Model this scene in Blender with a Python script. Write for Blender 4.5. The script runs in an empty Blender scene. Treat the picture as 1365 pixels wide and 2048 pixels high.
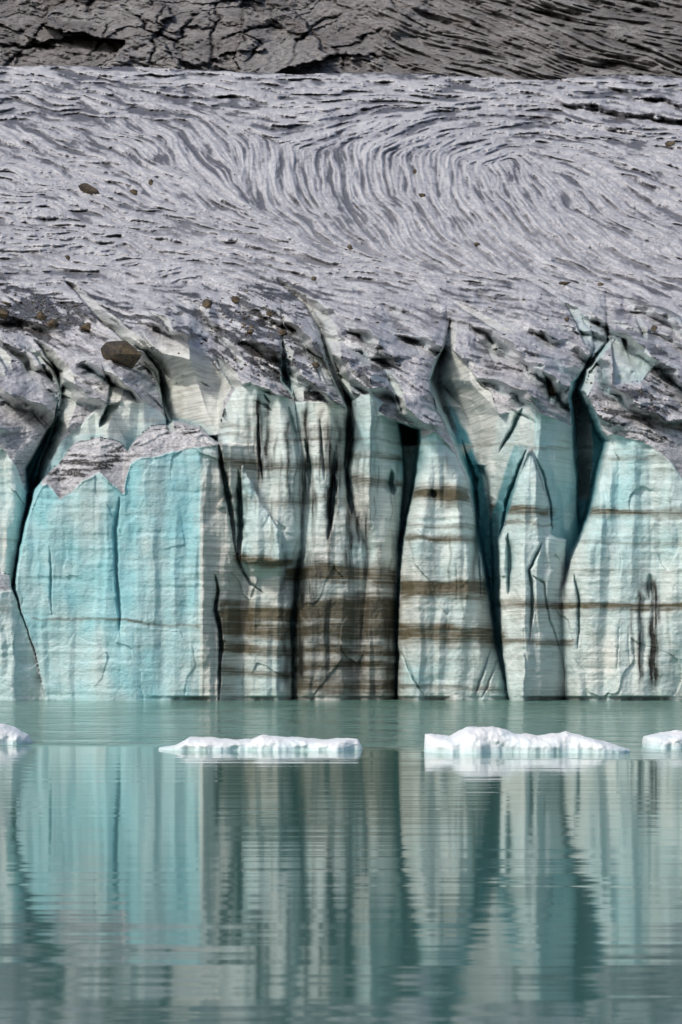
import bpy, bmesh, math, random
import numpy as np
from mathutils import Vector

random.seed(3)
F = 4500.0; CX = 682.5; HY = 1310.0; CH = 3.0
scene = bpy.context.scene
scene.view_settings.view_transform = 'Standard'
scene.view_settings.look = 'None'
scene.view_settings.exposure = 0

# ------------------------------------------------------------ noise helpers
LAT = {}
def vnoise(x, y, seed, lin=False):
    if seed not in LAT:
        LAT[seed] = (np.random.RandomState(seed).rand(256, 256) * 2 - 1)
    g = LAT[seed]
    xi = np.floor(x).astype(np.int32); yi = np.floor(y).astype(np.int32)
    fx = x - xi; fy = y - yi
    if not lin: fx = fx*fx*(3-2*fx)
    fy = fy*fy*(3-2*fy)
    x0 = xi & 255; x1 = (xi+1) & 255; y0 = yi & 255; y1 = (yi+1) & 255
    a = g[y0, x0]; b = g[y0, x1]; c = g[y1, x0]; d = g[y1, x1]
    return (a+(b-a)*fx) + ((c+(d-c)*fx)-(a+(b-a)*fx))*fy
def fbm(x, y, octv, seed, gain=0.5):
    s = 0; a = 1; n = 0
    for o in range(octv):
        s = s + a*vnoise(x*2**o+o*17.3, y*2**o+o*9.1, seed+o); n += a; a *= gain
    return s/n
def sstep(a, b, x):
    t = np.clip((x-a)/(b-a), 0, 1); return t*t*(3-2*t)
def tab(v, pts):
    p = sorted(pts); return np.interp(v, [q[0] for q in p], [q[1] for q in p])
def worley(x, y, seed):
    rs = np.random.RandomState(seed); gx = rs.rand(64, 64); gy = rs.rand(64, 64); gv = rs.rand(64, 64)
    xi = np.floor(x).astype(np.int64); yi = np.floor(y).astype(np.int64)
    f1 = np.full(x.shape, 9.0); f2 = np.full(x.shape, 9.0); v = np.zeros(x.shape)
    for dy in (-1, 0, 1):
        for dx in (-1, 0, 1):
            cx = xi+dx; cy = yi+dy
            qx = cx+gx[cy & 63, cx & 63]; qy = cy+gy[cy & 63, cx & 63]
            d = np.sqrt((qx-x)**2+(qy-y)**2)
            nv = gv[cy & 63, cx & 63]
            m = d < f1
            f2 = np.where(m, f1, np.minimum(f2, d)); v = np.where(m, nv, v); f1 = np.where(m, d, f1)
    return f1, f2, v
def blur(a, n, axis):
    if n < 1: return a
    pad = [(0, 0), (0, 0)]; pad[axis] = (n+1, n)
    c = np.cumsum(np.pad(a, pad, mode='edge'), axis=axis)
    if axis == 0: return (c[2*n+1:]-c[:-2*n-1])/(2*n+1)
    return (c[:, 2*n+1:]-c[:, :-2*n-1])/(2*n+1)
def minfil(a, n, axis):
    r = a.copy(); w = 0
    while w < n:
        s = min(max(1, w+1), n-w) if w else 1
        f = np.roll(r, s, axis); b = np.roll(r, -s, axis)
        if axis == 0: f[:s] = r[:s]; b[-s:] = r[-s:]
        else: f[:, :s] = r[:, :s]; b[:, -s:] = r[:, -s:]
        r = np.minimum(r, np.minimum(f, b)); w += s
    return r
def linedist(X, Y, pts, reach, x0, dx, y0, dy):
    D = np.full(X.shape, 1e3); T = np.zeros(X.shape)
    H, W = X.shape; ns = len(pts)-1
    for i, ((ax, ay), (bx, by)) in enumerate(zip(pts[:-1], pts[1:])):
        c0 = max(0, int((min(ax, bx)-reach-x0-20)/dx)); c1 = min(W, int((max(ax, bx)+reach-x0+20)/dx)+1)
        r0 = max(0, int((min(ay, by)-reach-y0-20)/dy)); r1 = min(H, int((max(ay, by)+reach-y0+20)/dy)+1)
        if c1 <= c0 or r1 <= r0: continue
        x = X[r0:r1, c0:c1]; y = Y[r0:r1, c0:c1]
        vx = bx-ax; vy = by-ay; L = vx*vx+vy*vy+1e-6
        t = np.clip(((x-ax)*vx+(y-ay)*vy)/L, 0, 1)
        d = np.hypot(x-ax-t*vx, y-ay-t*vy)
        m = d < D[r0:r1, c0:c1]
        D[r0:r1, c0:c1] = np.where(m, d, D[r0:r1, c0:c1])
        T[r0:r1, c0:c1] = np.where(m, (i+t)/ns, T[r0:r1, c0:c1])
    return D, T
def dirfield(X, Y, S):
    c = np.zeros(X.shape); s = np.zeros(X.shape)
    for (x, y, dx, dy) in S:
        a = 2*math.atan2(dy, dx)
        w = 1/(((X-x)**2*0.6+(Y-y)**2*1.6)+900)**1.6
        c += w*math.cos(a); s += w*math.sin(a)
    a = np.arctan2(s, c)/2
    return np.cos(a), np.sin(a)
def lic(n, ux, uy, L):
    H, W = n.shape
    R, C = np.meshgrid(np.arange(H, dtype=float), np.arange(W, dtype=float), indexing='ij')
    acc = n.copy(); cnt = 1
    for sg in (1, -1):
        r = R.copy(); c = C.copy(); pu = ux*sg; pv = uy*sg
        for k in range(L):
            c = np.clip(c+pu, 0, W-1); r = np.clip(r+pv, 0, H-1)
            ri = np.minimum((r+.5).astype(np.int32), H-1); ci = np.minimum((c+.5).astype(np.int32), W-1)
            acc += n[ri, ci]; cnt += 1
            nu = ux[ri, ci]; nv = uy[ri, ci]
            f = np.where(nu*pu+nv*pv < 0, -1, 1)
            pu = nu*f; pv = nv*f
    acc /= cnt
    return (acc-acc.mean())/acc.std()

def grid_mesh(name, X, Y, Z, attrs, mat):
    H, W = X.shape
    me = bpy.data.meshes.new(name)
    me.vertices.add(H*W)
    me.vertices.foreach_set('co', np.stack([X, Y, Z], -1).astype(np.float32).ravel())
    i = (np.arange(H-1)[:, None]*W+np.arange(W-1)[None, :]).ravel()
    q = np.stack([i, i+W, i+W+1, i+1], -1).astype(np.int32)
    me.loops.add(q.size); me.loops.foreach_set('vertex_index', q.ravel())
    me.polygons.add(len(q))
    me.polygons.foreach_set('loop_start', np.arange(0, q.size, 4, dtype=np.int32))
    me.update(calc_edges=True)
    me.polygons.foreach_set('use_smooth', np.ones(len(q), dtype=bool))
    for an, ch in attrs.items():
        a = me.attributes.new(an, 'FLOAT_COLOR', 'POINT')
        a.data.foreach_set('color', np.stack(list(ch)+[np.ones(X.shape)], -1).astype(np.float32).ravel())
    me.materials.append(mat)
    ob = bpy.data.objects.new(name, me)
    scene.collection.objects.link(ob)
    return ob

# ------------------------------------------------------------ material helpers
class NT:
    def __init__(s, name):
        s.m = bpy.data.materials.new(name); s.m.use_nodes = True
        s.t = s.m.node_tree; s.n = s.t.nodes; s.l = s.t.links
        s.b = s.n['Principled BSDF']
    def put(s, v, sock):
        if hasattr(v, 'links'): s.l.new(v, sock)
        elif isinstance(v, tuple) and len(v) == 3 and sock.type == 'RGBA': sock.default_value = v+(1,)
        else: sock.default_value = v
    def mix(s, f, a, b):
        n = s.n.new('ShaderNodeMix'); n.data_type = 'RGBA'
        s.put(f, n.inputs[0]); s.put(a, n.inputs[6]); s.put(b, n.inputs[7]); return n.outputs[2]
    def math(s, op, a, b=0.0, clamp=False):
        n = s.n.new('ShaderNodeMath'); n.operation = op; n.use_clamp = clamp
        s.put(a, n.inputs[0]); s.put(b, n.inputs[1]); return n.outputs[0]
    def ramp(s, v, a, b, lo=0.0, hi=1.0):
        n = s.n.new('ShaderNodeMapRange'); n.interpolation_type = 'SMOOTHSTEP'
        s.put(v, n.inputs[0]); n.inputs[1].default_value = a; n.inputs[2].default_value = b
        n.inputs[3].default_value = lo; n.inputs[4].default_value = hi; return n.outputs[0]
    def coord(s, sc, src=None):
        if src is None:
            g = s.n.new('ShaderNodeTexCoord'); src = g.outputs['Object']
        m = s.n.new('ShaderNodeMapping'); s.l.new(src, m.inputs[0]); m.inputs['Scale'].default_value = sc
        return m.outputs[0]
    def noise(s, sc, detail=4, rough=0.55, dist=0.0, src=None):
        n = s.n.new('ShaderNodeTexNoise'); s.l.new(s.coord(sc, src), n.inputs['Vector'])
        n.inputs['Scale'].default_value = 1; n.inputs['Detail'].default_value = detail
        n.inputs['Roughness'].default_value = rough; n.inputs['Distortion'].default_value = dist
        return n.outputs[0]
    def attr(s, name):
        a = s.n.new('ShaderNodeAttribute'); a.attribute_name = name
        p = s.n.new('ShaderNodeSeparateColor'); s.l.new(a.outputs['Color'], p.inputs[0]); return p.outputs
    def bump(s, h, st, dist, nrm=None):
        b = s.n.new('ShaderNodeBump'); s.put(h, b.inputs['Height']); b.inputs['Strength'].default_value = st
        b.inputs['Distance'].default_value = dist
        if nrm is not None: s.l.new(nrm, b.inputs['Normal'])
        return b.outputs[0]

G = NT('glacier_ice')
dirt, tan, aqua = G.attr('mA')[:3]
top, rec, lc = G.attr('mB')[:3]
mc = G.attr('mC'); lite = mc[0]; drip_shade = mc[1]
lam = G.noise((0.05, 0.05, 3.0), 5, 0.7, 0.5)
lam2 = G.noise((0.16, 0.16, 7.0), 5, 0.65, 0.5)
blot = G.noise((0.5, 0.5, 0.5), 5, 0.6)
fine = G.noise((5, 5, 7), 5, 0.75)
mid = G.noise((1.5, 0.8, 3.0), 5, 0.75)
wall = G.mix(aqua, (0.82, 0.84, 0.80), (0.33, 0.68, 0.74))
wall = G.mix(G.ramp(blot, 0.35, 0.7, 0, 0.3), wall, (0.88, 0.92, 0.90))
wall = G.mix(G.math('MULTIPLY', G.ramp(lam2, 0.46, 0.62), G.math('SUBTRACT', 0.46, G.math('MULTIPLY', aqua, 0.44)), True), wall, (0.33, 0.35, 0.31))
tf = G.math('ADD', G.math('MULTIPLY', tan, G.ramp(lam, 0.3, 0.6, 0.75, 1.1)), G.math('MULTIPLY', tan, G.ramp(lam2, 0.42, 0.6, -0.15, 0.25)), True)
wall = G.mix(tf, wall, (0.120, 0.102, 0.062))
topc = G.mix(G.ramp(blot, 0.3, 0.7), (0.44, 0.44, 0.475), (0.65, 0.645, 0.67))
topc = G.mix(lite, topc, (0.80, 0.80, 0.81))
topc = G.mix(G.ramp(mid, 0.48, 0.66, 0, 0.45), topc, (0.20, 0.197, 0.215))
topc = G.mix(G.ramp(fine, 0.47, 0.62, 0, 0.65), topc, (0.15, 0.147, 0.16))
topc = G.mix(lc, topc, (0.05, 0.051, 0.062))  # dark flow lines, dirt and groove shade put into the colour
col = G.mix(top, wall, topc)
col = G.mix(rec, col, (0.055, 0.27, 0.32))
df = G.math('MULTIPLY', dirt, G.ramp(fine, 0.38, 0.56, 0.35, 1.25), True)
col = G.mix(df, col, (0.020, 0.019, 0.017))
dp = G.math('MULTIPLY', drip_shade, G.ramp(fine, 0.30, 0.55, 0.85, 1.15), True)  # dirty streaks, plus painted shade in the waterline undercut
col = G.mix(dp, col, (0.022, 0.022, 0.018))
G.put(col, G.b.inputs['Base Color'])
G.b.inputs['Roughness'].default_value = 0.45
G.b.inputs['Specular IOR Level'].default_value = 0.4
n1 = G.bump(G.math('ADD', G.math('ADD', fine, mid), G.math('MULTIPLY', lam2, 0.5)), 0.7, 0.09)
G.l.new(n1, G.b.inputs['Normal'])

R = NT('mountain_rock')
rd, rl, rs_ = R.attr('mA')[:3]
rf = R.noise((0.5, 0.5, 0.5), 8, 0.85)
rb = R.noise((0.05, 0.05, 0.08), 4, 0.6)
rc = R.mix(R.ramp(rb, 0.35, 0.65), (0.28, 0.26, 0.255), (0.42, 0.40, 0.395))
rc = R.mix(rl, rc, (0.56, 0.55, 0.54))
rc = R.mix(R.ramp(rf, 0.44, 0.58, 0, 0.75), rc, (0.11, 0.10, 0.10))
rc = R.mix(rd, rc, (0.035, 0.032, 0.032))
R.put(rc, R.b.inputs['Base Color']); R.b.inputs['Roughness'].default_value = 0.8
R.l.new(R.bump(rf, 0.9, 1.6), R.b.inputs['Normal'])

B = NT('boulder_rock')
bf = B.noise((4, 4, 4), 6, 0.7); bb = B.noise((0.9, 0.9, 0.9), 3, 0.5)
bc = B.mix(B.ramp(bb, 0.35, 0.65), (0.05, 0.044, 0.04), (0.15, 0.11, 0.06))
bc = B.mix(B.ramp(bf, 0.45, 0.65), bc, (0.025, 0.023, 0.022))
B.put(bc, B.b.inputs['Base Color']); B.b.inputs['Roughness'].default_value = 0.8
B.l.new(B.bump(bf, 0.8, 0.1), B.b.inputs['Normal'])

I = NT('floe_ice')
il = I.noise((2.5, 2.5, 2.5), 5, 0.6); ib = I.noise((0.8, 0.8, 1.5), 3, 0.5)
tc = I.n.new('ShaderNodeTexCoord'); sx = I.n.new('ShaderNodeSeparateXYZ'); I.l.new(tc.outputs['Object'], sx.inputs[0])
ic = I.mix(I.ramp(ib, 0.4, 0.7), (0.88, 0.90, 0.91), (0.76, 0.84, 0.87))
ic = I.mix(I.ramp(sx.outputs[2], 0.02, 0.22, 0.5, 0.0), ic, (0.50, 0.76, 0.78))
I.put(ic, I.b.inputs['Base Color']); I.b.inputs['Roughness'].default_value = 0.45
I.l.new(I.bump(il, 0.6, 0.08), I.b.inputs['Normal'])

# ------------------------------------------------------------ glacier geometry
W = 1240; H = 1000
gx = np.linspace(-330, 1700, W); gy = np.linspace(92, 1440, H)
dx = gx[1]-gx[0]; dy = gy[1]-gy[0]
PX, PY = np.meshgrid(gx, gy)
gl = (-330, dx, 92, dy)
ty = np.arange(0, 1500.0)
tb = np.interp(ty, [92, 130, 200, 300, 400, 480, 560, 640, 700, 800, 900, 1400],
               [520, 480, 400, 318, 258, 220, 193, 178, 170, 160, 154, 153])
k = np.ones(41)/41
tb = np.convolve(np.pad(tb, 20, mode='edge'), k, mode='valid')
base = np.interp(PY, ty, tb)
gradb = np.interp(PY, ty, np.abs(np.gradient(tb)))
wx = PX + 4*fbm(PX/35, PY/60, 5, 11, 0.6)
wy = PY + 6*fbm(PX/28, PY/40, 5, 21, 0.6)
delta = np.interp(PY, [545, 620, 720, 800, 1400], [0, 2.0, 4.5, 4.5, 5.0])
D = base+delta
win = np.full(PX.shape, -1); topm = np.ones(PX.shape); gent = np.zeros(PX.shape)
ridges = [
 dict(L=[(1400, -900), (500, -900)], R=[(1400, 15), (1180, 22), (1060, 40), (985, 52), (940, 48), (880, 80), (840, 105), (790, 118), (740, 100), (650, 40)],
      T=[(-900, 850), (-200, 930), (-90, 880), (0, 890), (30, 925), (52, 985), (80, 985)], d0=150.0, sL=1, sR=.8),
 dict(L=[(1400, -900), (500, -900)], R=[(1400, 90), (1300, 68), (1230, 42), (1175, 22), (1100, 10)],
      T=[(-900, 1150), (-60, 1190), (12, 1182), (24, 1178), (45, 1230), (90, 1400)], d0=147.5, sL=1, sR=1.2, back=[(-900, 1140), (20, 1150), (50, 1220), (90, 1390)], rd=.5),
 dict(L=[(1400, 90), (1300, 70), (1230, 45), (1180, 33), (1100, 42), (1040, 55), (980, 70), (900, 120), (850, 130)],
      R=[(1400, 375), (1200, 388), (1050, 398), (980, 404), (900, 425), (860, 432), (800, 432)],
      T=[(40, 990), (75, 972), (95, 966), (122, 1000), (160, 967), (200, 944), (235, 975), (248, 990), (260, 926), (300, 912), (400, 892), (425, 893)],
      d0=147.5, sL=1, sR=0.022, rd=0.0, back=[(60, 985), (95, 955), (130, 915), (150, 888), (200, 880), (240, 888), (256, 905), (275, 878), (300, 860), (350, 847), (400, 858), (435, 890)]),
 dict(L=[(950, 70), (900, 95), (860, 110), (800, 122), (740, 128), (700, 60), (640, 20)], R=[(900, 360), (840, 340), (800, 322), (740, 300), (700, 270), (640, 190), (600, 160)],
      T=[(60, 960), (100, 900), (160, 852), (190, 820), (240, 800), (290, 805), (340, 838)], d0=153.0, sL=0.4, sR=.7, rd=1.5),
 dict(L=[(1400, 443), (1160, 440), (1125, 468), (1000, 456), (950, 448), (890, 437), (860, 447), (800, 455), (770, 470), (740, 445), (700, 400), (660, 350), (620, 300)],
      R=[(1400, 583), (1160, 590), (1100, 602), (940, 606), (800, 588), (760, 560), (500, 560)],
      T=[(300, 700), (380, 720), (437, 890), (448, 820), (470, 776), (500, 766), (540, 790), (600, 802)], d0=149.6, sL=[(1400, 1.0), (900, 1.0), (870, 0.07), (600, 0.07)], sR=.8, rd=1.5),
 dict(L=[(1400, 483), (940, 483)], R=[(1400, 600), (1130, 562), (1060, 560), (1010, 524), (935, 486)], T=[(480, 935), (486, 935), (524, 1010), (560, 1060), (570, 1130)], d0=147.8, sL=1.2, sR=.8, rd=.3,
      back=[(480, 930), (486, 930), (524, 1000), (560, 1050), (570, 1130)], foot=(1120, 0.05)),
 dict(L=[(1400, 588), (1200, 590), (1120, 600), (1000, 608), (800, 590), (700, 570), (500, 560)],
      R=[(1400, 789), (1250, 790), (1150, 785), (1080, 742), (1000, 705), (940, 690), (820, 692), (780, 678), (740, 655), (720, 647), (650, 630), (600, 605)],
      T=[(560, 798), (600, 806), (640, 800), (690, 812), (760, 1060), (800, 1100)], d0=149.4, sL=1, sR=0.6, rd=2.4),
 dict(L=[(1400, 700), (1100, 735), (1020, 710), (940, 698), (880, 706), (800, 713), (780, 722)],
      R=[(1400, 790), (1200, 792), (1100, 797), (1000, 803), (960, 807), (900, 803), (850, 795), (780, 780)],
      T=[(690, 830), (705, 810), (717, 790), (745, 784), (775, 812), (806, 862)], d0=148.2, sL=0.8, sR=0.9, rd=1.6, ax=(740, 0.035)),
 dict(L=[(1400, 797), (1150, 801), (1040, 816), (950, 837), (875, 843), (858, 842), (846, 800), (830, 745), (800, 714), (760, 682), (720, 666), (650, 648), (600, 618)],
      R=[(1400, 1018), (1300, 992), (1250, 985), (1180, 975), (1100, 958), (1050, 950), (975, 937), (900, 914), (860, 893), (820, 874), (760, 858), (720, 868), (680, 892)],
      T=[(700, 790), (800, 850), (845, 873), (870, 866), (895, 888), (914, 908), (935, 975), (1000, 1300)], d0=147.5, sL=0.8, sR=0.7, rd=2.4, ax=(860, .008)),
 dict(L=[(1400, 1005), (1200, 990), (1000, 985), (940, 975), (880, 990), (830, 1002), (780, 985), (750, 955), (700, 912), (650, 905)],
      R=[(1400, 1140), (1180, 1145), (1060, 1156), (1000, 1152), (900, 1146), (830, 1140), (800, 1136), (760, 1142), (720, 1180), (680, 1210)],
      T=[(940, 760), (985, 812), (1000, 832), (1060, 806), (1075, 828), (1140, 850)], d0=149.5, sL=[(1400, .9), (960, 0.7), (930, 0.08), (600, 0.08)], sR=0.7, ax=(1072, 0.05), rd=.8),
 dict(L=[(1400, 1022), (1300, 1008), (1080, 1000), (1000, 1020), (950, 1040), (905, 1058)],
      R=[(1400, 1128), (1180, 1127), (1080, 1132), (1070, 1102), (1000, 1097), (950, 1082), (905, 1064)],
      T=[(1000, 1080), (1020, 1000), (1058, 907), (1064, 907), (1096, 1000), (1102, 1066), (1135, 1082)], d0=146.0, sL=0.9, sR=0.9, ax=(1050, 0.04), rd=.6, back=[(1000, 1070), (1058, 900), (1064, 900), (1098, 990), (1135, 1075)]),
 dict(L=[(1400, 1132), (1180, 1126), (1100, 1152), (1040, 1181), (960, 1202), (880, 1222), (860, 1208), (820, 1192), (780, 1168), (740, 1180), (700, 1215), (680, 1230)],
      R=[(1400, 1475), (1000, 1460), (700, 1400), (500, 1400)],
      T=[(1150, 880), (1215, 878), (1225, 868), (1290, 885), (1340, 920), (1365, 955), (1420, 990), (1900, 1000)], d0=147.4, sL=0.6, sR=0.9, rd=1.5),
 dict(L=[(1400, 1485), (1000, 1475), (700, 1415), (500, 1400)], R=[(1400, 3000), (500, 3000)],
      T=[(1400, 900), (1500, 860), (1580, 930), (1700, 880)], d0=149.0, sL=0.9, sR=0.9),
]
fade = np.interp(PY, [560, 700], [0, 1])
for i, r in enumerate(ridges):
    xl = tab(wy, r['L']); xr = tab(wy, r['R']); yt = tab(wx, r['T'])
    gentle = isinstance(r['sL'], list)
    sL = tab(wy, r['sL']) if gentle else r['sL']
    outL = sL*np.maximum(0, xl-wx); outR = r['sR']*np.maximum(0, wx-xr); out = outL+outR
    t = np.clip((yt-wy)/(yt-568), 0, 1)
    Di = r['d0']+(base-r['d0'])*t**0.95
    e = np.clip(np.minimum(wx-xl, xr-wx)/34, 0, 1)
    Di = Di+(r.get('rd', 1.5)*(1-e)**2)*fade
    Di = Di+out*np.maximum(fade, 0.05)
    if 'ax' in r: Di = Di+np.abs(wx-r['ax'][0])*r['ax'][1]*fade
    if 'foot' in r: Di = Di+np.maximum(0, wy-r['foot'][0])*r['foot'][1]
    if r.get('back'):
        yb = tab(wx, r['back']); Di = Di+np.maximum(0, yb-wy)*0.9
    m = Di < D
    D = np.where(m, Di, D); win = np.where(m, i, win)
    tm = np.where(out > 0.4, 0.0, sstep(-3, 3, yt-wy))
    topm = np.where(m, tm, topm)
    gg = ((outL > 0.3) & (wy < 920)) if gentle else ((outR > .1) if i == 2 else False)
    gent = np.where(m, gg, gent)
topm = np.where((win == -1) & (PY > 640), 0.2, topm)
topm = np.maximum(topm, sstep(730, 650, PY+10*fbm(PX/30, PY/30, 3, 498)))

crest = sstep(560, 700, PY+30*fbm(PX/80, PY/40, 3, 499))*sstep(880, 820, PY)
q1 = wx+44*fbm(PX/110, PY/80, 4, 501, .55)
q2 = wy+30*fbm(PX/100, PY/70, 4, 511, .55)
stepw = np.zeros(PX.shape)
for (per, sl, am, sd_) in [(88, .70, 1.0, 521), (47, .45, .6, 531)]:
    ph = (q2-sl*q1)/per
    f = ph-np.floor(ph)
    amp = sstep(-.25, .25, fbm(PX/140, PY/70, 3, sd_))*am
    saw = np.where(f < .76, f/.76, (1-f)/.24)
    D = D-crest*amp*topm*gradb*per*0.95*(saw-.5)
    stepw = np.maximum(stepw, (f > .78)*amp*crest*topm*(am > .5))
upc = np.exp(-((PX-1270)/170)**2-((PY-225)/45)**2)
ph = (q2-.15*q1)/34; f = ph-np.floor(ph)
D = D-upc*gradb*34*.5*(np.where(f < .7, f/.7, (1-f)/.3)-.5)
stepw = np.clip(stepw, 0, 1)

crev = [
 ([(555, 128), (600, 165), (640, 200), (680, 250), (705, 290), (740, 318), (800, 324), (860, 338)], [(555, 8), (600, 24), (640, 42), (690, 36), (740, 26), (860, 12)], 5),
 ([(560, 555), (605, 610), (650, 638), (690, 650), (725, 656), (760, 672), (810, 694), (930, 690)], [(560, 12), (605, 34), (660, 32), (740, 26), (930, 12)], 5),
 ([(640, 900), (700, 886), (760, 862), (810, 870), (870, 898)], [(640, 12), (720, 30), (870, 20)], 5),
 ([(690, 1190), (755, 1160), (795, 1145), (900, 1158), (1000, 1158)], [(690, 10), (760, 30), (900, 30), (1000, 22)], 4),
 ([(680, 70), (740, 112), (800, 126), (870, 104), (930, 80), (1010, 55)], [(680, 18), (760, 34), (870, 25), (1010, 10)], 5),
 ([(670, 1222), (720, 1228), (765, 1232)], [(670, 40), (720, 85), (765, 50)], 2.5),
 ([(730, 205), (770, 222), (810, 215), (850, 200)], [(730, 14), (780, 26), (850, 16)], 3),
 ([(690, 40), (715, 75), (760, 100)], [(690, 20), (760, 20)], 2.5),
 ([(600, 895), (640, 960), (670, 1010)], [(600, 14), (640, 34), (670, 20)], 2),
 ([(740, 1085), (770, 1098), (800, 1100)], [(740, 10), (770, 22), (800, 14)], 2.5),
]
rs = np.random.RandomState(15)
for q in range(30):
    x = rs.uniform(-300, 1650); y = rs.uniform(600, 750); L = rs.uniform(40, 95); sl = rs.uniform(.4, 1.2)
    w = rs.uniform(12, 28)
    crev.append(([(y, x), (y+L*.5, x+L*.5*sl+rs.uniform(-5, 5)), (y+L, x+L*sl*.8)], [(y, w*.5), (y+L*.5, w), (y+L, w*.5)], rs.uniform(1.0, 2.4)))
cvw = np.zeros(PX.shape); ck = np.zeros(PX.shape)
for P, Wd, dep in crev:
    y0 = P[0][0]; y1 = P[-1][0]
    r0 = max(0, int((y0-20-92)/dy)); r1 = min(H, int((y1+20-92)/dy))
    xs = wx[r0:r1]; ys = wy[r0:r1]
    xc = tab(ys, P); w = tab(ys, Wd)
    t = (xs-xc)/w
    en = sstep(y0-8, y0+25, ys)*sstep(y1+8, y1-12, ys)
    prof = np.where(t > 0, np.clip(1-t, 0, 1), np.clip(1+(xs-xc)/2.5, 0, 1))
    D[r0:r1] += dep*en*prof
    cvw[r0:r1] = np.maximum(cvw[r0:r1], ((t > 0) & (t < 1))*en*min(1, dep/2))
    ck[r0:r1] = np.maximum(ck[r0:r1], en*np.exp(-((xs-xc)/3.0)**2)*min(1, dep/3))
topm = topm*(1-np.clip(cvw, 0, 1)*np.interp(PY, [600, 760], [.45, 1]))*(1-.5*stepw)
gent = np.maximum(blur(blur(gent.astype(float), 3, 0), 3, 1), cvw*.8)
topm = np.clip(topm, 0, 1)

cracks = [
 ([(430, 1150), (437, 1180), (432, 1220), (443, 1260), (440, 1330), (438, 1410)], 4.0, 2.5),
 ([(470, 1095), (478, 1130), (500, 1170), (525, 1185)], 3, 1),
 ([(583, 1440), (588, 1300), (585, 1240), (597, 1170), (603, 1115)], 4.5, 2.2),
 ([(476, 940), (480, 1000), (482, 1050), (474, 1120)], 7, 2.5),
 ([(437, 880), (447, 950), (458, 1010), (472, 1110)], 5, 3),
 ([(998, 1090), (1012, 1005), (1034, 950), (1055, 900)], 3, 1.2), ([(1068, 905), (1088, 950), (1101, 1000), (1106, 1060)], 2.5, .8),
 ([(1015, 1065), (1020, 1130), (1018, 1190)], 6, 1.6),
 ([(1085, 1085), (1060, 1140), (1066, 1200), (1060, 1285)], 4, 1.3),
 ([(1066, 1150), (1090, 1170), (1100, 1240), (1130, 1320)], 2.5, 0.6),
 ([(1150, 1150), (1158, 1200), (1155, 1300)], 3, 1),
 ([(100, 1095), (103, 1235)], 2.5, .4), ([(240, 990), (230, 1060), (236, 1200), (240, 1270)], 4, .7),
 ([(610, 880), (622, 930), (618, 985)], 5, 1.2), ([(578, 815), (592, 870), (596, 920)], 4, .9),
 ([(668, 900), (664, 1000), (658, 1080)], 6, 1.8), ([(692, 930), (706, 1030)], 5, 1.8),
 ([(516, 830), (524, 960)], 3, .8), ([(640, 840), (650, 960)], 3, .7),
 ([(798, 1300), (850, 1395)], 2.5, .6), ([(985, 1290), (950, 1392)], 3, .6), ([(1000, 1310), (965, 1395)], 3, .5),
 ([(785, 940), (782, 965), (788, 990)], 9, 1.8), ([(865, 978), (868, 998)], 6, .9), ([(1302, 1150), (1300, 1200)], 6, .5),
 ([(962, 1200), (955, 1050), (950, 960), (925, 880)], 4, 1.5),
 ([(1000, 905), (1030, 850), (1045, 815)], 5, 1.5),
 ([(1550, 1400), (1540, 1100), (1560, 900)], 6, 3), ([(-120, 1180), (-130, 1000), (-110, 880)], 7, 4), ([(1620, 1300), (1640, 900)], 4, 2),
]
rs = np.random.RandomState(5)
for q in range(110):
    x = rs.uniform(-300, 1650); y = rs.uniform(560, 830); a = math.radians(rs.uniform(20, 60)); L = rs.uniform(15, 60)
    p = [(x, y), (x+L*math.cos(a)*.5, y+L*math.sin(a)*.5+rs.uniform(-4, 4)), (x+L*math.cos(a), y+L*math.sin(a))]
    cracks.append((p, rs.uniform(1.6, 3.0), rs.uniform(.3, .9)))
for q in range(40):
    x = rs.uniform(-300, 1650); y = rs.uniform(880, 1380); L = rs.uniform(40, 150)
    if 60 < x < 380: continue
    p = [(x, y), (x+rs.uniform(-5, 5), y+L*.5), (x+rs.uniform(-8, 8), y+L)]
    cracks.append((p, rs.uniform(1.4, 2.0), rs.uniform(.06, .22)))
cwn = 1+0.45*fbm(PX/14, PY/14, 2, 19)
for p, w, dep in cracks:
    d, T = linedist(wx, wy, p, w*3, *gl)
    m = d < w*3
    if not m.any(): continue
    tp = np.sin(np.pi*np.clip(T, .01, .99)[m])**.45
    g = np.exp(-(d[m]/(w*.85*tp*cwn[m]+.01))**2)*tp
    D[m] += dep*g
    ck[m] = np.maximum(ck[m], g*min(1, dep/2.0))

wallm = 1-topm
face = np.interp(PY, [600, 800], [0, 1])
blueface = ((win == 2) & (PX < 402) & (PY > 880)).astype(float)*wallm; blueface = blur(blur(blueface, 2, 0), 2, 1)
rough = 1-0.65*blueface
fx_ = wx+10*fbm(PX/60, PY/120, 3, 601)
D = D+face*(0.7*fbm(PX/120, PY/330, 3, 31)+rough*wallm*(1.1*vnoise(fx_/62, wy/520, 35, True)+0.55*vnoise(fx_/27, wy/300, 36, True)+.22*vnoise(fx_/11, wy/160, 37, True)))
D = D+wallm*face*(0.14*fbm(PX/26, PY/34, 6, 51, .62)*(.4+.6*rough)+0.04*vnoise(wx/100, wy/8, 56))
w1, w2, wv = worley(wx/75+.3*fbm(PX/40, PY/60, 2, 61), wy/130, 77)
D = D+wallm*face*rough*0.30*sstep(.3, .9, w1)*(wv > .5)
notch = sstep(1391, 1396, PY)*sstep(285, 330, PX)*np.clip(.6+fbm(PX/40, PY*0, 3, 88), 0, 1)
D = D+.4*notch

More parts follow.
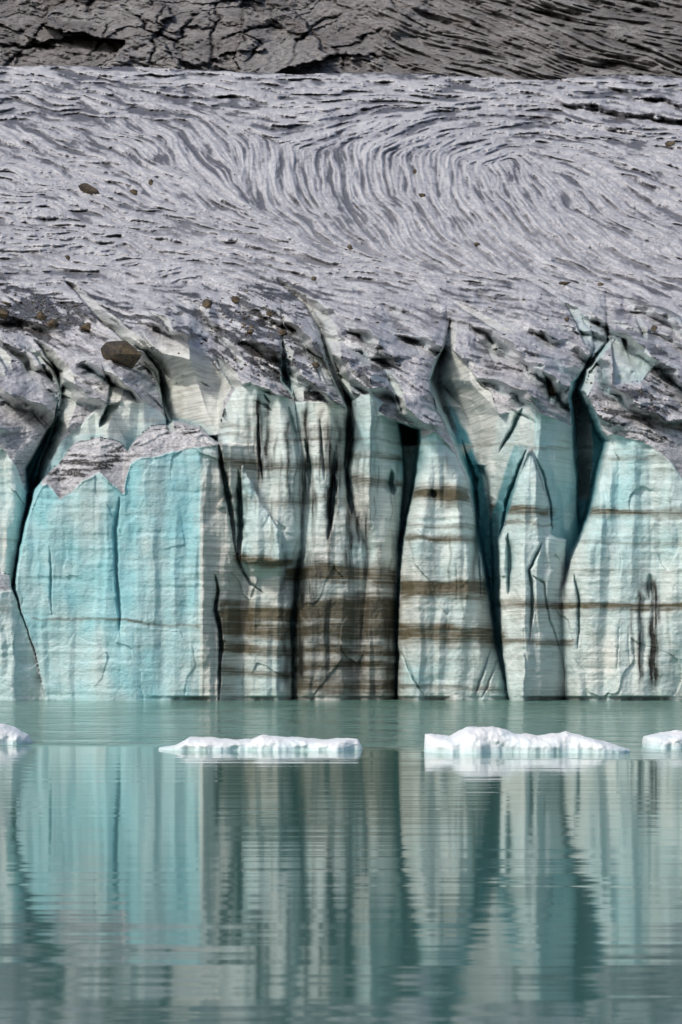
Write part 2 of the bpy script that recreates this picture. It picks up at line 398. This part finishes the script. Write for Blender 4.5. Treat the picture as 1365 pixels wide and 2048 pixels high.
env = minfil(minfil(D, int(28/dx), 1), int(10/dy), 0)
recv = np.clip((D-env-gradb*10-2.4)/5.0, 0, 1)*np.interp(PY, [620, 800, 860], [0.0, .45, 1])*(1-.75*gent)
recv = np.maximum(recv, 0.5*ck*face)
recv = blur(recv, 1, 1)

S = [(0, 150, 1, 0.02), (400, 160, 1, .05), (800, 170, 1, .05), (1200, 190, 1, .1), (1300, 250, 1, .15), (1000, 225, 1, .03), (100, 220, 1, .1), (350, 220, 1, .25),
     (600, 215, 1, 0), (100, 290, 1, .35), (220, 280, 1, .55), (380, 290, .7, 1), (380, 370, .9, 1), (250, 370, 1, .5), (80, 380, 1, .2), (100, 460, 1, .12), (350, 460, 1, .3),
     (545, 340, .05, 1), (640, 262, 1, -.3), (600, 420, .8, 1), (715, 340, .05, 1), (640, 350, .1, 1), (760, 430, .6, 1), (800, 283, 1, -.35), (890, 345, 0, 1), (810, 350, 0.1, 1),
     (950, 290, 1, -.4), (960, 440, .8, 1), (1150, 555, 1, .6), (1080, 400, .6, 1), (1000, 360, .3, 1), (1220, 320, 1, .3), (1200, 400, 1, .9), (1310, 340, 1, .5), (1310, 480, 1, .65),
     (300, 550, 1, .08), (700, 540, 1, .15), (500, 490, 1, .25), (1000, 590, 1, .25), (1300, 640, 1, .2), (100, 550, 1, .1), (1600, 400, 1, .4), (-250, 350, 1, .1),
     (100, 650, 1, .6), (450, 650, 1, .6), (600, 750, 1, .5), (750, 680, 1, .5), (1000, 700, 1, .4), (1250, 760, 1, .45), (60, 800, 1, -.5), (240, 780, 1, -.6), (800, 800, 1, .8)]
ux, uy = dirfield(PX, PY, S)
an = (0.42+.45*sstep(600, 250, PX)+.3*sstep(520, 620, PY))*fbm(PX/45, PY/25, 5, 77, .6)
ux, uy = ux*np.cos(an)-uy*np.sin(an), ux*np.sin(an)+uy*np.cos(an)
uy = np.where(PY > 900, 0.03, uy); ux = np.where(PY > 900, 1, ux)
def mk(seed, b, rep=2):
    n = np.random.RandomState(seed).randn(H, W)
    for _ in range(rep): n = blur(blur(n, b, 0), b, 1)
    return n/n.std()
l0 = lic(mk(4, 1, 1), ux, uy, 7)
la = lic(mk(1, 1), ux, uy, 17)
lb = lic(mk(2, 2), ux, uy, 28)
lcn = lic(mk(3, 4), ux, uy, 34)
mod = fbm(PX/60, PY/20, 6, 88, .65)
flow = (0.55*l0+0.8*la+0.6*lb+0.3*lcn)/1.18
upper = sstep(700, 560, PY)
wb = np.zeros(PX.shape)
for p in ([(770, 245), (640, 262), (560, 290), (543, 340), (552, 400)], [(870, 265), (760, 290), (715, 320), (709, 360), (740, 410), (765, 435)],
          [(1010, 280), (930, 295), (895, 320), (888, 350), (920, 400), (1000, 460), (1150, 555)]):
    d, T = linedist(wx, wy, p, 30, *gl); wb = np.maximum(wb, np.exp(-(d/6)**2)*np.sin(np.pi*np.clip(T, .02, .98))**.4)
dark = sstep(0.2, 1.45, flow+0.8*mod-.05+.45*sstep(420, 180, PY))  # flow lines: groove dirt plus painted shade of groove sides, darker upslope
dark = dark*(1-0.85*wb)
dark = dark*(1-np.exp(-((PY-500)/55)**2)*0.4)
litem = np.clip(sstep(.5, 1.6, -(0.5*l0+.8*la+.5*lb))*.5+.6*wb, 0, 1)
lim = gradb*np.interp(PY, [150, 500, 650, 800], [2.0, 2.2, 1.4, 1.1])
D = D+topm*lim*np.clip(0.45*l0+0.65*la+0.6*lb+0.4*lcn-wb*1.0, -2.2, 2.2)
D = D+topm*gradb*sstep(520, 620, PY)*7*fbm(PX/40, PY/30, 6, 101, .65)
z_dz = 0.8*fbm(PX/260, PY/60, 3, 99)*sstep(650, 400, PY)

rim = tab(PX[0], [(-330, 118), (0, 129), (250, 131), (600, 147), (800, 148), (1080, 163), (1150, 160), (1240, 152), (1365, 156), (1700, 150)])+3*fbm(gx/30, gx*0, 5, 14, .6)
X = (PX-CX)/F*D; Y = D.copy(); Z = CH+(HY-PY)/F*D+z_dz
for c in range(W):
    m = gy < rim[c]
    kx = m.sum()
    if kx:
        st = (rim[c]-gy[:kx])
        Yr = Y[kx, c]; Zr = Z[kx, c]; Xr = X[kx, c]
        Y[:kx, c] = Yr+st*1.2; Z[:kx, c] = Zr-st*0.25; X[:kx, c] = Xr

tanm = np.zeros(PX.shape)
yy = wy+7*fbm(PX/110, PY*0, 3, 61)
hv = 1+.4*fbm(PX/45, PY/60, 3, 603)
for yc, hw, x0, x1, s in [(915, 8, 690, 805, .6), (930, 10, 440, 690, .65), (985, 18, 822, 945, 1.2), (965, 9, 700, 810, .9), (1000, 8, 440, 700, .5), (1018, 11, 980, 1110, 1.0), (1045, 5, 980, 1110, .6),
     (1035, 9, 1165, 1900, .95), (925, 5, 1200, 1900, .45), (1075, 8, 810, 960, .7), (1050, 5, 810, 960, .5), (1120, 11, 470, 590, .9), (1150, 19, 570, 795, 1.1), (1175, 20, 800, 980, 1.1), (1213, 9, 990, 1500, 1.0), (1225, 19, 440, 600, .95),
     (1225, 28, 590, 800, 1.2), (1262, 20, 440, 1015, 1.0), (1245, 3, 60, 400, .6), (1302, 12, 440, 800, .85), (1283, 7, 990, 1150, .8), (1335, 14, 590, 800, .85), (1372, 18, 590, 800, .85),
     (1345, 8, 440, 590, .65), (1375, 5, 795, 1015, .5), (860, 5, 440, 700, .4), (885, 4, 440, 1200, .4), (1095, 4, 1165, 1900, .35), (1150, 3, 1140, 1900, .35), (1210, 12, -330, 20, .4), (1080, 10, -330, 40, .4)]:
    w = sstep(x0-8, x0+8, wx)*sstep(x1+8, x1-8, wx)
    yt_ = yc+(wx-250)*0.06 if yc == 1245 else yc+(wx-(x0+x1)/2)*0.03
    tanm = np.maximum(tanm, s*np.exp(-np.abs((yy-yt_)/(hw*hv))**3)*w*(.9+.35*fbm(PX/60, PY/10, 3, 605+yc)))
tanm += 0.16*sstep(420, 440, wx)*sstep(1000, 960, wx)*sstep(1080, 1180, PY)
tanm += 0.08*(sstep(385, 405, wx)*sstep(475, 455, wx)*sstep(930, 1000, PY))
tanm += 0.03+0.12*fbm(PX/90, PY/30, 3, 71)
tanm += 0.15*gent
tanm *= (1-0.85*blueface*(np.abs(PY-(1245+(PX-250)*.06)) > 8))
tanm = np.clip(tanm, 0, 1)
aq = 0.20+0.45*fbm(PX/60, PY/110, 4, 63)
aq += 0.78*blueface*(0.85+.5*fbm(PX/60, PY/200, 3, 64))
aq += 0.3*((win == 1))+0.35*(win == 10)*sstep(1250, 1000, PY)+0.4*(win == 11)*sstep(1250, 900, PY)+0.45*(win == 9)*(PX > 1070)
aq += 0.3*(win == 7)*sstep(1050, 850, PY)+0.25*(win == 8)*sstep(1000, 880, PY)+.25*(win == 5)
aq += 0.5*np.exp(-((PX-820)/30)**2-((PY-930)/70)**2)+.4*np.exp(-((PX-830)/40)**2-((PY-1360)/40)**2)
aq = np.clip(aq+0.3*np.clip(recv*2, 0, 1)-.3*gent-.3*stepw, 0, 1)
aq *= (1-0.8*(sstep(590, 610, PX)*sstep(800, 780, PX)*sstep(1150, 1230, PY)))
dr = np.zeros(PX.shape)
drips = [(518, 790, 1000, 8, 1), (535, 800, 970, 7, 1), (500, 820, 940, 5, .7), (575, 830, 1030, 6, .8), (612, 810, 1010, 7, .9), (658, 840, 1120, 9, 1.1), (674, 830, 1070, 6, 1), (643, 810, 960, 5, .8),
     (590, 900, 1060, 3, .6), (627, 950, 1060, 4, .6), (550, 860, 960, 3, .5), (700, 1000, 1180, 10, .9), (620, 1100, 1230, 26, .85), (600, 1110, 1400, 10, .9), (735, 1000, 1180, 8, .7), (715, 1020, 1140, 4, .7), (760, 1080, 1260, 8, .6),
     (1280, 1175, 1390, 7, 1.0), (1308, 1155, 1400, 10, 1.2), (1296, 1160, 1215, 17, 1.1), (1265, 1210, 1320, 4, .6), (440, 870, 1000, 5, .6), (690, 820, 910, 7, .8), (715, 900, 1020, 4, .5), (775, 1210, 1400, 10, .7), (570, 1100, 1400, 6, .7),
     (1128, 1120, 1220, 5, .7), (952, 1000, 1200, 6, .6), (1340, 1200, 1380, 4, .3), (655, 1190, 1390, 12, .6), (720, 1170, 1390, 16, .6), (690, 1180, 1330, 8, .5), (925, 1000, 1180, 4, .3), (890, 900, 1040, 4, .3)]
rs = np.random.RandomState(44)
for q in range(30):
    x = rs.uniform(450, 800); y = rs.uniform(800, 1080); drips.append((x, y, y+rs.uniform(70, 240), rs.uniform(1.8, 4), rs.uniform(.35, .8)))
for q in range(14):
    x = rs.choice([rs.uniform(-250, 40), rs.uniform(820, 960), rs.uniform(1180, 1600)]); y = rs.uniform(900, 1150); drips.append((x, y, y+rs.uniform(60, 180), rs.uniform(1.8, 3), rs.uniform(.2, .45)))
for x, y0, y1, w, s in drips:
    c0 = max(0, int((x-60+330)/dx)); c1 = min(W, int((x+60+330)/dx)+1)
    sl_ = (slice(None), slice(c0, c1))
    xx = wx[sl_]+5*vnoise(PY[sl_]/30, PX[sl_]*0+x, 81)
    dr[sl_] = np.maximum(dr[sl_], s*np.exp(-((xx-x)/w)**2)*sstep(y0-8, y0+20, wy[sl_])*sstep(y1+10, y1-60, wy[sl_])*(0.8+.7*fbm(wx[sl_]/4, wy[sl_]/50, 3, 83)))
reg = sstep(590, 620, wx)*sstep(800, 770, wx)*sstep(1170, 1220, wy)
dr = np.maximum(dr, .48*reg*(0.8+.8*fbm(wx/30, wy/12, 4, 84)))
dr = dr*(1-.9*topm*sstep(900, 840, PY))
dr = np.clip(np.maximum(dr, .7*notch), 0, 1)  # waterline undercut painted dark here, shade put into the colour
dm = np.zeros(PX.shape)
dn = fbm(PX/38, PY/16, 6, 85, .68)
def blob(x, y, rx, ry): return np.exp(-((PX-x)/rx)**2-((PY-y)/ry)**2)
dens = 0.9*blob(40, 610, 130, 55)+.9*blob(130, 640, 140, 40)+.95*blob(480, 620, 120, 60)+.9*blob(540, 720, 130, 45)+.7*blob(620, 790, 100, 40)+.6*blob(150, 930, 50, 40)+.5*blob(350, 865, 60, 15)+.6*blob(970, 740, 70, 30)+.7*blob(1290, 830, 90, 50)+.7*blob(1330, 730, 60, 30)+.5*blob(760, 740, 80, 60)+.6*blob(210, 900, 45, 30)+.3*blob(60, 240, 120, 40)+.4*blob(700, 190, 150, 15)+.4*blob(960, 560, 120, 30)
dens = dens+0.14*sstep(500, 600, PY)
dtop = sstep(0.10, 0.36, dn*0.95+0.10*lb+.14*la+.12*l0+dens*0.5-0.22)*np.clip(dens*2.2, 0.4, 1)
dm = np.maximum(dm, dtop*topm*sstep(480, 580, PY))
dm = np.clip(dm+0.6*ck*topm, 0, 1)
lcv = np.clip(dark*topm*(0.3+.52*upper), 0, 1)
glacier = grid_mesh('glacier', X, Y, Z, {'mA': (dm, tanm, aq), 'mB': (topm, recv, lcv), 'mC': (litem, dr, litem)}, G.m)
def surf(px, py):
    c = int(np.clip(round((px+330)/dx), 0, W-1)); r = int(np.clip(round((py-92)/dy), 0, H-1))
    return Vector((X[r, c], Y[r, c], Z[r, c]))

# ------------------------------------------------------------ mountain slope
W2 = 1000; H2 = 460
mx = np.linspace(-500, 1900, W2); my = np.linspace(-330, 200, H2)
MX, MY = np.meshgrid(mx, my)
mg = (-500, mx[1]-mx[0], -330, my[1]-my[0])
S2 = [(100, 60, 1, .3), (300, 100, 1, .5), (500, 60, 1, .6), (900, 60, 1, .42), (1200, 40, 1, .3), (1200, 120, 1, .3), (700, 120, 1, .6), (1365, 100, 1, .3), (0, -100, 1, .3), (900, -200, 1, .4), (1000, 110, 1, .35)]
vx, vy = dirfield(MX, MY, S2)
an = 0.3*fbm(MX/70, MY/40, 3, 177)
vx, vy = vx*np.cos(an)-vy*np.sin(an), vx*np.sin(an)+vy*np.cos(an)
vx2 = vx/mg[1]; vy2 = vy/mg[3]; nn = np.hypot(vx2, vy2); vx2 /= nn; vy2 /= nn
def mk2(seed, b, rep=2):
    n = np.random.RandomState(seed).randn(H2, W2)
    for _ in range(rep): n = blur(blur(n, b, 0), b, 1)
    return n/n.std()
ra = lic(mk2(11, 1, 1), vx2, vy2, 8); rbb = lic(mk2(12, 1), vx2, vy2, 20); rcc = lic(mk2(13, 3), vx2, vy2, 40)
wmx = MX+26*fbm(MX/60, MY/40, 5, 111, .6); wmy = MY+16*fbm(MX/50, MY/30, 5, 121, .6)
a1, a2, av = worley(wmx/190+wmy/150, wmy/110-wmx/400, 33)
b1, b2, bv = worley(wmx/90+wmy/90, wmy/40, 35)
left = sstep(900, 700, MX+MY*0.8)
crk = .5*np.clip(1-(a2-a1)/.04, 0, 1)*left
for p in ([(190, 105), (200, 75), (215, 45)], [(303, 135), (306, 95), (320, 50), (318, 0)], [(420, 135), (428, 90), (425, 40), (440, -20)], [(585, 130), (600, 80), (640, 45), (690, 30)], [(140, 100), (60, 92), (0, 95)],
          [(500, 130), (520, 90), (480, 60)], [(690, 140), (680, 90), (760, 60)], [(180, 30), (190, -10)], [(560, 60), (500, 55), (450, 80)], [(380, 130), (350, 80), (400, 20)], [(240, 10), (300, 60), (390, 100)]):
    d, T = linedist(wmx, wmy, p, 12, *mg); crk = np.maximum(crk, np.exp(-(d/3.0)**2)*np.sin(np.pi*np.clip(T, .02, .98))**.4)
MD = 500+(200-MY)*0.42
tilt = (av-.5)*left
MD = MD+18*tilt+tilt*(a1*40)+7*(bv-.5)*left+5*crk+10*fbm(MX/150, MY/80, 4, 131)+5*fbm(MX/40, MY/25, 5, 135, .65)*left+(1-left)*(1.2*np.clip(rbb, -2, 2)+.6*np.clip(ra, -2, 2)+2.0*np.clip(rcc, -2, 2)+4*fbm(MX/50, MY/30, 4, 136))+left*.5*ra
rdark = np.clip(crk*.85+(1-left)*sstep(.5, 1.6, ra*.5+rbb*.6+rcc*.5)*.8+left*sstep(.3, .85, fbm(MX/70, MY/25, 4, 141)+.5*np.exp(-((MX-40)/90)**2-((MY-90)/30)**2)+.4*(av-.5)+.3*(bv-.5))*.5+.35*sstep(1000, 1365, MX)*sstep(.0, .5, fbm(MX/120, MY/40, 3, 145)), 0, 1)
rlight = np.clip(sstep(.2, 1.5, -ra*.5-rbb*.6-rcc*.3)*.6*(1-.8*left)+left*.5*sstep(0, .6, fbm(MX/90, MY/40, 3, 151)+.7*(.5-av)), 0, 1)
grid_mesh('mountain_slope', (MX-CX)/F*MD, MD, CH+(HY-MY)/F*MD, {'mA': (rdark, rlight, rdark)}, R.m)

# ------------------------------------------------------------ boulders
def hull(rad, seed=0, n=16):
    rs = random.Random(seed); bm = bmesh.new()
    for _ in range(n):
        v = Vector((rs.gauss(0, 1), rs.gauss(0, 1), rs.gauss(0, 1))).normalized()
        bm.verts.new((v.x*rad[0], v.y*rad[1], v.z*rad[2]))
    r = bmesh.ops.convex_hull(bm, input=bm.verts)
    bmesh.ops.delete(bm, geom=[g for g in r['geom_interior']+r['geom_unused'] if isinstance(g, bmesh.types.BMVert)], context='VERTS')
    return bm
def boulder(px, py, wpx, hpx, seed, rot=0.0):
    p = surf(px, py); s = p.y/F
    bm = hull((wpx*s*.55, wpx*s*.42, hpx*s*.58), seed=seed, n=13)
    bmesh.ops.bevel(bm, geom=list(bm.edges), offset=0.015*wpx*s, segments=2, affect='EDGES', clamp_overlap=True)
    me = bpy.data.meshes.new('boulder'); bm.to_mesh(me); bm.free(); me.materials.append(B.m)
    ob = bpy.data.objects.new('boulder', me); scene.collection.objects.link(ob)
    ob.location = p+Vector((0, -0.3, hpx*s*.35)); ob.rotation_euler = (0, rot, 0)
for i, (x, y, w, h, r) in enumerate([(240, 732, 84, 56, .08), (183, 384, 52, 20, .35), (268, 386, 18, 11, 0), (303, 368, 10, 12, 0), (832, 346, 11, 9, 0), (845, 397, 14, 11, 0), (700, 498, 14, 11, 0), (955, 494, 13, 8, 0),
    (415, 616, 22, 19, 0), (472, 606, 18, 17, 0), (565, 672, 22, 14, .2), (500, 668, 20, 11, 0), (173, 662, 28, 20, .3), (85, 640, 22, 20, 0), (106, 654, 26, 16, .2), (8, 634, 28, 22, 0), (540, 632, 16, 12, 0),
    (1107, 790, 26, 24, 0), (1308, 662, 14, 12, 0), (1135, 642, 13, 9, 0), (1200, 574, 14, 9, 0), (1342, 297, 22, 12, 0), (135, 520, 12, 11, 0), (628, 561, 13, 9, 0), (1128, 570, 26, 7, 0), (12, 612, 28, 10, .2),
    (632, 736, 20, 12, 0), (565, 720, 16, 12, 0), (35, 795, 16, 11, 0)]):
    boulder(x, y, w, h, 40+i, r)
vs = []; fs = []
rr = random.Random(9)
cl = [(60, 620, 120, 40, 150), (500, 640, 90, 55, 170), (560, 730, 90, 30, 120), (1290, 800, 80, 50, 60), (700, 640, 600, 90, 130), (150, 930, 40, 30, 20), (700, 330, 500, 120, 30)]
for cx_, cy_, sx_, sy_, n in cl:
    for _ in range(n):
        x = rr.gauss(cx_, sx_*.6); y = rr.gauss(cy_, sy_*.6)
        if not (-300 < x < 1650 and 180 < y < 900): continue
        p = surf(x, y); s = p.y/F; w = rr.uniform(1.0, 3.2)*s*rr.choice([1, 1, 1.5])
        bm = hull((w, w, w*.7), seed=rr.randint(0, 99999), n=9); o = len(vs)
        bm.verts.index_update()
        for v in bm.verts: vs.append(tuple(v.co+p+Vector((0, 0, w*.3))))
        for f in bm.faces: fs.append([v.index+o for v in f.verts])
        bm.free()
me = bpy.data.meshes.new('glacier_rubble'); me.from_pydata(vs, [], fs); me.materials.append(B.m)
scene.collection.objects.link(bpy.data.objects.new('glacier_rubble', me))

# ------------------------------------------------------------ ice floes
def floe(prof, basey, depth, seed):
    d = F*CH/(basey-HY)
    prof = [(prof[0][0]-1, basey+2)]+prof+[(prof[-1][0]+2, basey+2)]
    x0 = prof[0][0]; x1 = prof[-1][0]; s = d/F
    nu = 190; nv = 60
    U = np.linspace(0, 1, nu); V = np.linspace(0, 1, nv)
    UU, VV = np.meshgrid(U, V)
    pxs = x0+(x1-x0)*UU
    hh = np.interp(pxs, [p[0] for p in prof], [basey-p[1] for p in prof])*s
    endt = np.clip(np.minimum(UU, 1-UU)/.12, 0, 1)**.5
    wid = depth*(.25+.75*endt)*(1+.35*fbm(pxs/60, VV*0, 4, seed))
    ang = VV*math.pi
    c = -np.cos(ang); sn = np.sin(ang)
    yv = np.sign(c)*np.abs(c)**0.75*wid/2
    zz = hh*np.maximum(0, sn)**0.6
    nz = fbm(pxs/26+seed, yv*1.2, 5, seed+3, .55)
    zz = zz*(.84+0.14*nz*sn**.5)
    zz = np.where(VV < .03, -.4, zz); zz = np.where(VV > .97, -.4, zz)
    yv = yv+0.14*fbm(pxs/18, zz*5, 4, seed+6)
    Xf = (pxs-CX)*s; Yf = d+depth/2+yv
    return grid_mesh('ice_floe', Xf[::-1], Yf[::-1], zz[::-1], {}, I.m)
floe([(-120, 1478), (-90, 1450), (-30, 1440), (0, 1446), (22, 1455), (45, 1470), (52, 1482)], 1490, 2.4, 200)
floe([(313, 1497), (345, 1492), (362, 1481), (376, 1471), (400, 1474), (500, 1479), (522, 1469), (600, 1474), (645, 1479), (700, 1476), (717, 1478), (725, 1496)], 1502, 2.2, 210)
floe([(853, 1463), (875, 1468), (905, 1471), (938, 1451), (990, 1450), (1012, 1455), (1080, 1470), (1140, 1463), (1180, 1472), (1225, 1483), (1268, 1501)], 1507, 2.6, 220)
floe([(1300, 1470), (1330, 1466), (1365, 1458), (1420, 1452), (1480, 1475)], 1498, 2.4, 230)

# ------------------------------------------------------------ water
Wm = NT('lake_water')
tcw = Wm.n.new('ShaderNodeTexCoord'); sp = Wm.n.new('ShaderNodeSeparateXYZ'); Wm.l.new(tcw.outputs['Object'], sp.inputs[0])
r1 = Wm.noise((0.08, 0.8, 1), 2, 0.5, 0.2)
r2 = Wm.noise((0.4, 3.0, 1), 3, 0.6, 0.3)
r3 = Wm.noise((0.9, 0.22, 1), 6, 0.8, 0.3)
gust = Wm.noise((0.10, 0.16, 1), 4, 0.7, 0.3)
edgen = Wm.noise((0.04, 0.12, 1), 3, 0.5)
ym = Wm.math('ADD', sp.outputs[1], Wm.math('MULTIPLY', edgen, 24.0))
far = Wm.math('MULTIPLY', Wm.ramp(ym, 78, 98), Wm.ramp(gust, 0.35, 0.65, 0.15, 1.0))
b1 = Wm.bump(r1, 1.0, 0.012)
b2 = Wm.bump(r2, 1.0, 0.0012, b1)
bb3 = Wm.n.new('ShaderNodeBump'); Wm.l.new(Wm.math('MULTIPLY', r3, far), bb3.inputs['Height']); bb3.inputs['Strength'].default_value = 1; bb3.inputs['Distance'].default_value = 0.9
Wm.l.new(b2, bb3.inputs['Normal']); Wm.l.new(bb3.outputs[0], Wm.b.inputs['Normal'])
wc = Wm.mix(Wm.ramp(sp.outputs[1], 20, 90), (0.055, 0.145, 0.135), (0.12, 0.27, 0.215))
Wm.put(wc, Wm.b.inputs['Base Color'])
Wm.b.inputs['Roughness'].default_value = 0.055
Wm.b.inputs['IOR'].default_value = 1.33
me = bpy.data.meshes.new('water')
me.from_pydata([(-900, -300, 0), (900, -300, 0), (900, 175, 0), (-900, 175, 0)], [], [(0, 1, 2, 3)]); me.materials.append(Wm.m)
scene.collection.objects.link(bpy.data.objects.new('water', me))

# ------------------------------------------------------------ light
world = bpy.data.worlds.new('World'); scene.world = world; world.use_nodes = True
nt = world.node_tree
sky = nt.nodes.new('ShaderNodeTexSky'); sky.sky_type = 'NISHITA'; sky.sun_disc = False
sd = Vector((-0.55, -0.52, 0.78)).normalized()
sky.sun_elevation = math.asin(sd.z); sky.sun_rotation = math.atan2(sd.x, sd.y)
sky.air_density = 1.0; sky.dust_density = 3.0; sky.ozone_density = 1.0
nt.links.new(sky.outputs[0], nt.nodes['Background'].inputs[0]); nt.nodes['Background'].inputs[1].default_value = 0.12
sun = bpy.data.lights.new('sun', 'SUN'); sun.energy = 2.1; sun.angle = math.radians(8); sun.color = (1, 0.95, 0.87)
so = bpy.data.objects.new('sun', sun); scene.collection.objects.link(so); so.rotation_euler = (-sd).to_track_quat('-Z', 'Y').to_euler()

cam = bpy.data.cameras.new('camera'); co = bpy.data.objects.new('camera', cam); scene.collection.objects.link(co)
co.location = (0, 0, CH); co.rotation_euler = (math.radians(90), 0, 0)
cam.sensor_fit = 'HORIZONTAL'; cam.sensor_width = 24; cam.lens = F/1365*24
cam.shift_y = (HY-1024)/1365; cam.clip_end = 5000; cam.clip_start = 0.5
cam.dof.use_dof = True; cam.dof.focus_distance = 150; cam.dof.aperture_fstop = 4.0
scene.camera = co
